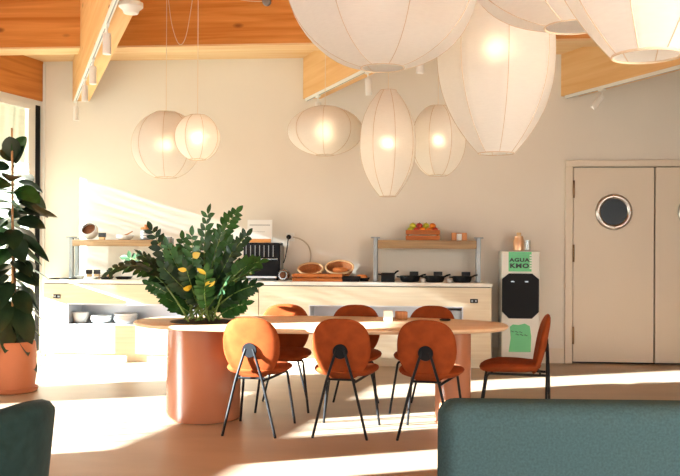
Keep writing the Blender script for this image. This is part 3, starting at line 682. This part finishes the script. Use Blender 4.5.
# right shelf: fruit crate and block
fc = crate('fruit_crate', 'small slatted wooden crate of fruit on the shelf over the pans', 'crate', 422.5, 9.63, zs2, .38, .20, .115, 2)
fr_ = [(-.14, 'apple_green', .0345), (-.07, 'apple_red', .034), (0, 'orange_peel', .0345), (.07, 'orange_peel', .034), (.14, 'apple_red', .0345)]
nm = {'apple_green': 'yellow green apple', 'orange_peel': 'orange', 'apple_red': 'red apple'}
def fruit(x, y, z, r, m, label):
    b = B(); pr = [(.0005, -r * .90)] + [(r * math.sin(a) * (1.0), -r * .93 * math.cos(a)) for a in [PI * i / 12 for i in range(1, 12)]] + [(.0005, r * .84)]
    lathe(b, pr, (0, 0, r * .93), 20, cap0=False, cap1=False)
    if m != 'orange_peel':
        f_ = thing('apple', label, 'apple', (fc.location.x + x, fc.location.y + y, z), 0, 'fruit in the crate'); obj('flesh', b, m, f_); s = tube(B(), [(0, 0, r * 1.72), (.004, 0, r * 2.1)], .003, 6); obj('stalk', s, 'trunk_bark', f_)
    else: o = obj('orange', b, m); o.location = (fc.location.x + x, fc.location.y + y, z); tag(o, label, 'orange', 'fruit in the crate')
L1 = zs2 + .082; 
place = ['at the window end of the front row', 'second in the front row', 'in the middle of the front row', 'fourth in the front row', 'at the door end of the front row']
for i, (x, m, r) in enumerate(fr_): fruit(x, -.045, L1, r, m, nm[m] + ' in the fruit crate, ' + place[i])
top = [(-.112, 'apple_green', .034, 'topmost yellow green apple of the crate, beside the crate corner'), (-.037, 'apple_red', .034, 'red apple on top of the fruit crate, second in'), (.037, 'apple_green', .034, 'yellow green apple on top of the crate, third in'), (.112, 'orange_peel', .034, 'orange on top of the fruit crate, at the door end')]
for x, m, r, lb in top: fruit(x, .045, L1 + .045, r * 1.1, m, lb)
nb = thing('napkin_box', 'square wooden napkin box on the shelf, next to the fruit crate', 'box', (X(459, 9.6), 9.62, zs2))
b = B(); box(b, -.085, -.03, -.05, .05, 0, .085); box(b, .03, .085, -.05, .05, 0, .085); box(b, -.03, .03, -.02, .05, 0, .085); bevel(b, .003, 1); obj('body', b, 'block_oak', nb)
b = box(B(), -.028, .028, -.04, -.021, .0, .075); obj('napkins', b, 'paper_white', nb, smooth=False)

# black pans
def pan(px, label, r, h, handle, Y=9.50, square=False):
    c = thing('serving_pan', label, 'pan', (X(px, Y), Y, CT), 0, 'black pans on the worktop')
    if square:
        b = box(B(), -r, r, -r, r, 0, h); bevel(b, .006, 2)
    else: b = bowl_bm(r, h, .006, .7)
    obj('body', b, 'black_plastic', c)
    if handle:
        hb_ = tube(B(), rounded([(r * .9 * handle, -.02, h * .85), (r * 1.25 * handle, -.04, h * 1.15), (r * 1.55 * handle, -.05, h * 1.25)], .03), .010, 8); obj('handle', hb_, 'black_plastic', c)
    for s in (-1, 1):
        if not handle or s != handle: hb_ = tube(B(), rounded([(s * r * .92, -.04, h * .8), (s * (r + .03), -.03, h * .85), (s * (r + .03), .03, h * .85), (s * r * .92, .04, h * .8)], .02), .007, 8); obj('side_handle', hb_, 'black_plastic', c)
    return c
pan(388, 'square black pot with a handle, under the shelf post by the bread', .075, .10, 1, square=True)
pan(410, 'round black pan second from the square pot, with a raised handle', .112, .07, 1); pan(434.5, 'round black pan third in the row under the fruit crate', .112, .07, 1); pan(462, 'round black pan at the door end of the row', .108, .07, 1)
tagb = box(B(), -.03, .03, -.002, .002, 0, .035); o = obj('price_card', tagb, 'paper_white', smooth=False); o.location = (X(388.5, 9.49), 9.495, CT + .0); tag(o, 'small white card leaning on the square black pot', 'card')
for px, lb in ((414, 'black food sign behind the second black pan'), (438, 'black food sign behind the third black pan'), (466, 'black food sign behind the black pan at the door end')): sign(px, 9.745, CT, lb, .10, .045, .065)
for px, lb in ((423, 'small white cup between the second and third black pans'), (449.5, 'small white cup between the third pan and the one at the door end')): bowl(px, 277, 9.46, CT, .032, .04, lb, 'ceramic_cup', 'cup', group='white cups between the pans')

# ------------------------------------------------------------------ water dispenser
WY = 9.50; wx0, wx1 = X(501.5, WY), X(540, WY); WW = wx1 - wx0; WZ = at(520, 251, WY).z
wd = thing('water_dispenser', 'tall white and green water dispenser with a black front, beside the counter', 'dispenser', ((wx0 + wx1) / 2, WY, 0))
b = box(B(), -WW/2, WW/2, 0, .36, .03, WZ); bevel(b, .016, 3); obj('body', b, 'dispenser_white', wd)
b = box(B(), -WW/2 + .02, WW/2 - .02, .03, .34, 0, .03); obj('foot', b, 'black_plastic', wd, smooth=False)
def wz(y): return at(520, y, WY).z
def wxp(x): return X(x, WY) - (wx0 + wx1) / 2
b = box(B(), wxp(508.5), wxp(531.5), -.004, 0, wz(271.5), wz(251.8)); obj('green_label', b, 'dispenser_green', wd, smooth=False)
oc = B(); xl, xr, zt_, zb_ = wxp(502), wxp(539), wz(273.5), wz(318.5); c_ = .075
fpts = [(xl + c_, zb_), (xr - c_, zb_), (xr, zb_ + c_), (xr, zt_ - c_ * .8), (xr - c_, zt_), (xl + c_, zt_), (xl, zt_ - c_ * .8), (xl, zb_ + c_)]
fa = [oc.verts.new((x, -.012, z)) for x, z in fpts]; fb_ = [oc.verts.new((x, 0, z)) for x, z in fpts]; oc.faces.new(fa); oc.faces.new(fb_[::-1])
for i in range(8): oc.faces.new((fa[i], fb_[i], fb_[(i+1) % 8], fa[(i+1) % 8]))
fp = obj('front_panel', oc, 'black_plastic', wd, smooth=False)
for px in (512.5, 526.5): b = box(B(), wxp(px) - .018, wxp(px) + .018, -.016, -.012, wz(282.2), wz(281)); obj('indicator', b, 'chrome', fp, smooth=False)
lg = B(); pts = [(wxp(509), wz(352)), (wxp(531), wz(352)), (wxp(531.5), wz(336)), (wxp(530), wz(326)), (wxp(525), wz(323.5)), (wxp(519), wz(325)), (wxp(513), wz(324.5)), (wxp(510), wz(327)), (wxp(511), wz(338))]
fa = [lg.verts.new((x, -.004, z)) for x, z in pts]; fb_ = [lg.verts.new((x, 0, z)) for x, z in pts]; lg.faces.new(fa); lg.faces.new(fb_[::-1]); n_ = len(pts)
for i in range(n_): lg.faces.new((fa[i], fb_[i], fb_[(i+1) % n_], fa[(i+1) % n_]))
lo_ = obj('lower_label', lg, 'dispenser_green', wd, smooth=False)
def text(s, name, size, loc, m, parent, off=0.0, sx=1.0, sp=1.0):
    cu = bpy.data.curves.new('type', 'FONT'); cu.body = s; cu.size = size; cu.extrude = .001; cu.align_x = 'CENTER'; cu.offset = off; cu.space_character = sp
    o = bpy.data.objects.new('type', cu); COL.objects.link(o); me = bpy.data.meshes.new_from_object(o.evaluated_get(bpy.context.evaluated_depsgraph_get())); bpy.data.objects.remove(o); o = bpy.data.objects.new(name, me); COL.objects.link(o); me.materials.clear(); me.materials.append(MATS[m]); o.parent = parent; o.location = loc; o.rotation_euler = (PI/2, 0, 0); o.scale = (sx, 1, 1); return o
text('AGUA', 'lettering', .054, (wxp(519.3), -.006, wz(261.6)), 'sign_black', wd, .0024, 1.35, 1.1); text('KMO', 'lettering', .066, (wxp(519.3), -.006, wz(267.8)), 'sign_black', wd, .0030, 1.3, 1.16)
wl = B()
for k, (x0, z) in enumerate(((511, 331.5), (516, 334.5))):
    for i in range(3):
        tube(wl, [V((wxp(x0 + i * 4.2 + q), -.006, wz(z - .6 * math.sin(q * 1.9) + .35 * i))) for q in (0, .8, 1.6, 2.4, 3.2)], .0035, 6)
obj('script_lettering', wl, 'sign_black', lo_)
st_ = B()
for i in range(6): box(st_, wxp(529.6), wxp(532.2), -.006, -.0035, wz(269 - i * 2.6), wz(267.6 - i * 2.6))
obj('label_ticks', st_, 'dispenser_white', wd, smooth=False)
bt = thing('copper_carafe', 'copper coloured carafe with a cork on top of the water dispenser', 'carafe', (X(519.5, WY + .15), WY + .15, WZ))
b = B(); lathe(b, [(.055, 0), (.062, .006), (.062, .11), (.052, .135), (.048, .16), (.05, .165)], (-.01, 0, 0), 30); obj('body', b, 'copper', bt)
b = B(); lathe(b, [(.026, .165), (.028, .20), (.024, .205)], (-.01, 0, 0), 20); obj('stopper', b, 'pale_wood', bt)
gl_ = thing('drinking_glass', 'clear drinking glass beside the carafe on the water dispenser', 'glass', (X(527.5, WY + .1), WY + .1, WZ))
b = B(); lathe(b, [(.028, 0), (.034, .12), (.031, .12), (.026, .008), (.0005, .008)], (0, 0, 0), 24, cap1=False); obj('tumbler', b, 'clear_glass', gl_)

# ------------------------------------------------------------------ rubber plant
RPc = on_z(9, 392, 0); RPY = RPc.y + .05
rp = thing('rubber_plant', 'tall rubber plant with big dark leaves tied to a cane by the window', 'plant', (RPc.x, RPY, .046))
pot = thing('terracotta_pot', 'plain terracotta pot holding the tall rubber plant by the window', 'pot', (RPc.x, RPY, 0))
b = B(); lathe(b, [(.205, .0), (.225, .01), (.232, .04), (.218, .04), (.21, .022), (.0005, .022)], (0, 0, 0), 48, cap1=False); obj('saucer', b, 'terracotta', pot)
b = B(); lathe(b, [(.185, .024), (.198, .03), (.215, .16), (.216, .34), (.205, .44), (.196, .455), (.176, .455), (.172, .40), (.0005, .40)], (0, 0, 0), 48, cap1=False); obj('bowl', b, 'terracotta', pot)
b = B(); lathe(b, [(.172, .403), (.1, .415), (.0005, .42)], (0, 0, 0), 32, cap0=False, cap1=False); obj('soil', b, 'soil', pot)
dz = -.046
b = tube(B(), [(0, .02, .40 + dz), (.015, .02, .9), (-.01, .02, 1.5), (.0, .01, 2.08)], .014, 8, [.018, .015, .012, .006]); obj('trunk', b, 'trunk_bark', rp)
b = tube(B(), [(.02, -.03, .40 + dz), (.012, -.02, 1.4), (.0, -.02, 2.34)], .010, 8); obj('cane', b, 'cane', rp)
rl = random.Random(11)
def big_leaf(bm, p, az, el, L, W, mi):
    d = V((math.cos(az) * math.cos(el), math.sin(az) * math.cos(el), math.sin(el)))
    s = d.cross(V((0, 0, 1))); s.normalize(); s = Matrix.Rotation(rl.uniform(-.8, .8), 3, d) @ s; nn = s.cross(d); rows, colsn = 10, 4; prev = None
    p0 = p + d * .045
    for i in range(rows + 1):
        q = i / rows; w = W * .5 * max(.0, math.sin(PI * (q * .96 + .04) ** .85)) ** .7
        c = p0 + d * (L * q) - V((0, 0, .22 * L * q * q))
        row = [bm.verts.new(c + s * (w * k / colsn * 1.0) + nn * (.18 * w * (abs(k) / colsn) ** 1.3)) for k in range(-colsn, colsn + 1)]
        if prev:
            for k in range(2 * colsn): bm.faces.new((prev[k], prev[k+1], row[k+1], row[k])).material_index = mi
        prev = row
    tube(bm, [p, p0, p0 + d * L * .1], .004, 6)
lf_ = B(); n = 72
for i in range(n):
    q = i / (n - 1); z = .50 + 1.55 * q ** 1.05; az = i * 2.4 + rl.uniform(-.3, .3); el = -.95 + 1.15 * q + rl.uniform(-.3, .3)
    if q > .95: el = 1.2
    big_leaf(lf_, V((0, .015, z)), az, el, (.30 if q < .85 else .24) * rl.uniform(.85, 1.15), 0.185 * rl.uniform(.85, 1.1), 0 if rl.random() < .8 else 1)
obj('foliage', lf_, ['rubber_leaf', 'leaf_mid'], rp, recalc=False)

# ------------------------------------------------------------------ sofa and armchair in front
SH = .735; SP = on_z(441, 405, SH)
sf = thing('sofa', 'teal fabric sofa seen from behind in the right foreground', 'sofa', (SP.x, SP.y, 0), math.radians(3.2))
b = box(B(), 0, 2.1, 0, .22, .10, SH); bevel(b, .07, 6); obj('backrest', b, 'teal_fabric', sf)
b = box(B(), .15, 2.09, .18, .88, .10, .36); bevel(b, .03, 4); obj('base', b, 'teal_fabric', sf)
for x0 in (.15, 1.92): b = box(B(), x0, x0 + .18, .20, .88, .12, .58); bevel(b, .05, 5); obj('armrest', b, 'teal_fabric', sf)
for x0 in (.335, 1.13): b = box(B(), x0, x0 + .785, .225, .90, .36, .46); bevel(b, .04, 5); obj('seat_cushion', b, 'teal_fabric', sf)
for x0 in (.12, 1.98):
    for y0 in (.08, .80): b = B(); lathe(b, [(.016, 0), (.024, .105)], (x0, y0, 0), 14); obj('leg', b, 'black_metal', sf)
AD = 3.05
ac = thing('armchair', 'dark green velvet tub armchair cut off at the left foreground', 'armchair', (at_depth(-45, 400, AD).x, at_depth(-45, 400, AD).y, 0), 0)
def shell():
    b = B(); NP = 48; sec = []
    for i in range(NP + 1):
        ph = math.radians(-125 + 250 * i / NP); e = abs(ph) / math.radians(125)
        h = .795 - .17 * e ** 1.6; ca, sa = math.cos(ph - .25), math.sin(ph - .25); row = []
        for k in range(14):   # closed rounded section: outer up, over the rim, inner down
            if k < 5: q = k / 4; r = .285 + .055 * q; z = .13 + (h - .045 - .13) * q
            elif k < 10: a = PI * (k - 4.5) / 5; r = .295 + .045 * math.cos(a); z = h - .045 + .045 * math.sin(a)
            else: q = 1 - (k - 10) / 3; r = .205 + .045 * q; z = .30 + (h - .045 - .30) * q
            row.append(b.verts.new((r * ca, r * sa * 1.04, z)))
        sec.append(row)
    for a, c in zip(sec, sec[1:]):
        for k in range(14): b.faces.new((a[k], c[k], c[(k+1) % 14], a[(k+1) % 14]))
    b.faces.new(sec[0]); b.faces.new(sec[-1][::-1]); return b
obj('back_shell', shell(), 'dark_teal_velvet', ac)
b = B(); lathe(b, [(.10, .13), (.25, .14), (.262, .22), (.24, .29), (.18, .30), (.0005, .30)], (-.02, 0, 0), 40, cap1=False); obj('seat_base', b, 'dark_teal_velvet', ac)
b = B(); lathe(b, [(.15, .30), (.205, .31), (.215, .36), (.20, .41), (.15, .43), (.0005, .435)], (-.03, 0, 0), 40, cap1=False); obj('seat_cushion', b, 'dark_teal_velvet', ac)
for sx in (-1, 1):
    for sy in (-1, 1): b = tube(B(), [(sx * .15, sy * .15, .14), (sx * .19, sy * .19, 0)], .014, 10); obj('leg', b, 'black_metal', ac)

# ------------------------------------------------------------------ lanterns
def lantern(px, py, D, w_px, h_px, opening, tall, label, group=None, top=CZ, N=8, rot=.2, bulb='bulb_glow'):
    s = FPX / D; R = w_px / s / 2; Hh = h_px / s / 2; c = at_depth(px, py, D)
    t = thing('pendant_lantern', label, 'pendant lamp', c, rot, group)
    def rad(q):
        return R * (1 - abs(q) ** 2.35 * (1 - opening)) if tall else R * math.sqrt(max(0, 1 - q * q * (1 - opening ** 2)))
    rows, sub = 30, 6
    hs = [math.sin(-PI/2 + PI * i / rows) for i in range(rows + 1)]
    b = B(); rings = []
    for q in hs:
        r = rad(q); ring = []
        for g in range(N):
            a0, a1 = 2*PI*g/N, 2*PI*(g+1)/N
            for k in range(sub):
                f = k / sub; a = a0 + (a1 - a0) * f
                ch = V((math.cos(a0), math.sin(a0), 0)).lerp(V((math.cos(a1), math.sin(a1), 0)), f); ci = V((math.cos(a), math.sin(a), 0))
                p = ch.lerp(ci, .45) * r; ring.append(b.verts.new((p.x, p.y, Hh * q)))
        rings.append(ring)
    M = N * sub
    for r1, r2 in zip(rings, rings[1:]):
        for i in range(M): b.faces.new((r1[i], r1[(i+1) % M], r2[(i+1) % M], r2[i]))
    obj('lamp_shade', b, 'lantern_fabric', t, angle=70)
    rb_ = B()
    for g in range(N):
        a = 2*PI*g/N; tube(rb_, [(rad(q) * 1.002 * math.cos(a), rad(q) * 1.002 * math.sin(a), Hh * q) for q in hs[::1]], max(.0016, .0022 * min(1, D / 6)), 5)
    for q in (-1, 1): tube(rb_, [(rad(q) * math.cos(a), rad(q) * math.sin(a), Hh * q) for a in [2*PI*i/24 for i in range(25)]], .003, 5)
    for a in (0, PI/2): tube(rb_, [(rad(1) * math.cos(a), rad(1) * math.sin(a), Hh), (-rad(1) * math.cos(a), -rad(1) * math.sin(a), Hh)], .002, 5)
    obj('rib_frame', rb_, 'seam', t)
    cb = tube(B(), [(0, 0, .075), (0, 0, top - c.z)], .0032, 6); cd = obj('cord', cb, 'cord_white', t)
    k = B(); lathe(k, [(.016, .03), (.02, .04), (.02, .075), (.006, .085)], (0, 0, 0), 16); so2 = obj('lamp_socket', k, 'white_paint', t)
    bb = B(); bmesh.ops.create_icosphere(bb, subdivisions=2, radius=.034); obj('bulb', bb, bulb, so2)
    return t
SM = 'paper lanterns over the table'
lantern(166, 145, 7.7, 68, 65, .32, False, 'large round lantern hanging behind the small round one on the left', top=CZ)
lantern(197.5, 137.5, 7.1, 46, 44, .36, False, 'small round lantern overlapping the larger round one on the left', rot=.5)
lantern(325, 131, 7.7, 75, 48, .24, False, 'flattened oval lantern behind the tall narrow one in the middle', rot=.05)
lantern(388, 143.5, 7.0, 57, 106, .28, True, 'tall narrow lantern in the middle of the hanging row', rot=.28)
lantern(438, 141, 7.5, 57, 69, .33, False, 'egg shaped lantern behind the tall narrow one, towards the doors', rot=.45)
lantern(383, -17, 3.9, 198, 170, .22, False, 'huge round lantern filling the top centre of the picture', rot=.32, bulb='bulb_dim')
lantern(496.5, 50, 4.6, 119, 207, .30, True, 'big tapering lantern with a glowing bulb, beside the huge round one', rot=.1)
lantern(575, -49, 2.75, 236, 152, .25, False, 'wide lantern cut off at the top, behind the tapering one in the corner', rot=.2, bulb='bulb_dim')
lantern(648, -143, 1.9, 226, 398, .30, True, 'big tapering lantern cut off in the top right corner', rot=.3, bulb='bulb_dim')

# ------------------------------------------------------------------ tracks and spots
def track(P, off, L0, L1, label):
    t = thing('lighting_track', label, 'track', P, BA)
    b = box(B(), off, off + .036, -L1, -L0, -.034, 0); bevel(b, .003, 1); obj('rail', b, 'white_paint', t)
    b = box(B(), off + .013, off + .023, -L1 + .02, -L0 - .02, -.0355, -.034); obj('slot', b, 'grey_metal', t, smooth=False)
    return t
track(B1, .005, .10, 7, 'white lighting track under the timber beam at the top left')
track(B2, .005, .06, 6, 'white lighting track under the timber beam in the middle')
track(B3, .005, .06, 6, 'white lighting track under the timber beam above the doors')
def spot(P, px, label, tilt=(0, 0), L=.16, r=.032):
    # where along the track this spot sits
    best = min((abs(pxof(P + BD * (-s / 200) + BR * .023) - px), s) for s in range(10, 1300))[1] / 200
    Q = P + BD * (-best) + BR * .023
    t = thing('track_spotlight', label, 'spotlight', (Q.x, Q.y, Q.z - .0355), BA, 'white spotlights on the tracks')
    b = box(B(), -.014, .014, -.05, .05, -.022, 0); bevel(b, .003, 1); obj('adapter', b, 'white_paint', t)
    b = tube(B(), [(0, 0, -.02), (0, 0, -.075)], .008, 8); obj('arm', b, 'white_paint', t)
    m = Matrix.Translation((0, 0, -.07)) @ Matrix.Rotation(tilt[0], 4, 'X') @ Matrix.Rotation(tilt[1], 4, 'Y')
    b = B(); lathe(b, [(r * .9, 0), (r, -.006), (r, -L), (r * .86, -L), (r * .8, -L + .03), (.0005, -L + .03)], (0, 0, 0), 24, cap1=False); bmesh.ops.transform(b, matrix=m, verts=b.verts); hd = obj('head', b, 'white_paint', t)
    b = B(); lathe(b, [(.0005, -L + .028), (r * .78, -L + .028)], (0, 0, 0), 20, cap0=False, cap1=False); bmesh.ops.transform(b, matrix=m, verts=b.verts); obj('lens', b, 'spot_glow', hd)
    return t
def pxof(p):
    v = V(p) - CAM; return 340 + FPX * v.dot(RGT) / v.dot(FWD)
spot(B1, 76, 'white spotlight at the wall end of the top left track'); spot(B1, 85, 'white spotlight second from the wall on the top left track')
spot(B1, 93, 'white spotlight third from the wall on the top left track'); spot(B1, 107, 'white spotlight nearest the camera on the top left track')
spot(B2, 318, 'white spotlight above the flattened oval lantern', (0, 0)); spot(B2, 368, 'white spotlight tilted beside the tall narrow lantern', (.2, -.15)); spot(B2, 420, 'white spotlight under the huge round lantern')
spot(B3, 602, 'white spotlight tilted over the kitchen doors', (.35, .55))
sp = at(132, 8, 7.2)
sd = thing('smoke_detector', 'white round smoke detector on the timber beam at the top left', 'detector', on_z(131, 3, 3.05 - .0), 0)
b = B(); lathe(b, [(.085, 0), (.085, -.03), (.06, -.05), (.05, -.075), (.02, -.08)], (0, 0, 0), 32); obj('housing', b, 'white_paint', sd)
b = B(); lathe(b, [(.052, -.066), (.054, -.062), (.054, -.058), (.05, -.056)], (0, 0, 0), 32, cap0=False, cap1=False); obj('vent_ring', b, 'grey_metal', sd)
sk = at(267, 2, TBY0); b = B(); lathe(b, [(.035, -.05), (.045, -.04), (.045, 0)], (0, 0, 0), 24, 'y'); o = obj('ceiling_sensor', b, 'grey_metal'); o.location = (sk.x, TBY0, sk.z); tag(o, 'small dark grey sensor on the front of the orange cross beam', 'sensor')
q = [at(x, y, TBY0 - .03) for x, y in ((168, -4), (172, 25), (179, 44), (186, 36), (193, -4))]
pts = []
for i in range(len(q) - 1):
    p0, p1, p2, p3 = q[max(0, i-1)], q[i], q[i+1], q[min(len(q)-1, i+2)]
    for k in range(6): s = k / 6; pts.append(.5 * ((2 * p1) + (p2 - p0) * s + (2*p0 - 5*p1 + 4*p2 - p3) * s*s + (3*p1 - p0 - 3*p2 + p3) * s**3))
tag(obj('slack_cord', tube(B(), pts + [q[-1]], .004, 6), 'cord_white'), 'slack pale cord looping down in front of the orange beam', 'cord')
q = [at(x, y, TBY0 - .03) for x, y in ((226, -5), (238, 1.5), (250, 3.5), (260, 2)) ]
tag(obj('slack_cord', tube(B(), bez(q[0], q[1] + (q[2] - q[1]) * .5, V((sk.x - .03, TBY0 - .03, sk.z)), 12), .004, 6), 'cord_white'), 'pale cord looping towards the small grey sensor', 'cord')

# ------------------------------------------------------------------ light
SUN_DIR = V((1, .42, -.27)).normalized()
sl = bpy.data.lights.new('sun', 'SUN'); sl.energy = 88; sl.angle = math.radians(.55); sl.color = (.85, .94, 1)
so3 = bpy.data.objects.new('sun', sl); COL.objects.link(so3); so3.rotation_euler = SUN_DIR.to_track_quat('-Z', 'Y').to_euler(); so3.location = (-12, 2, 5)
w = bpy.data.worlds.new('world'); sc.world = w; w.use_nodes = True
bg = w.node_tree.nodes['Background']; bg.inputs[0].default_value = (.84, .93, 1.0, 1); bg.inputs[1].default_value = 2.0
sc.view_settings.view_transform = 'Standard'; sc.view_settings.look = 'None'; sc.view_settings.gamma = 1; sc.view_settings.use_curve_mapping = False
sc.view_settings.exposure = 0.12
sc.cycles.use_denoising = True
sc.cycles.max_bounces = 10; sc.cycles.diffuse_bounces = 3; sc.cycles.transparent_max_bounces = 16; sc.cycles.transmission_bounces = 8
sc.cycles.sample_clamp_indirect = 8
sc.cycles.caustics_reflective = False; sc.cycles.caustics_refractive = False
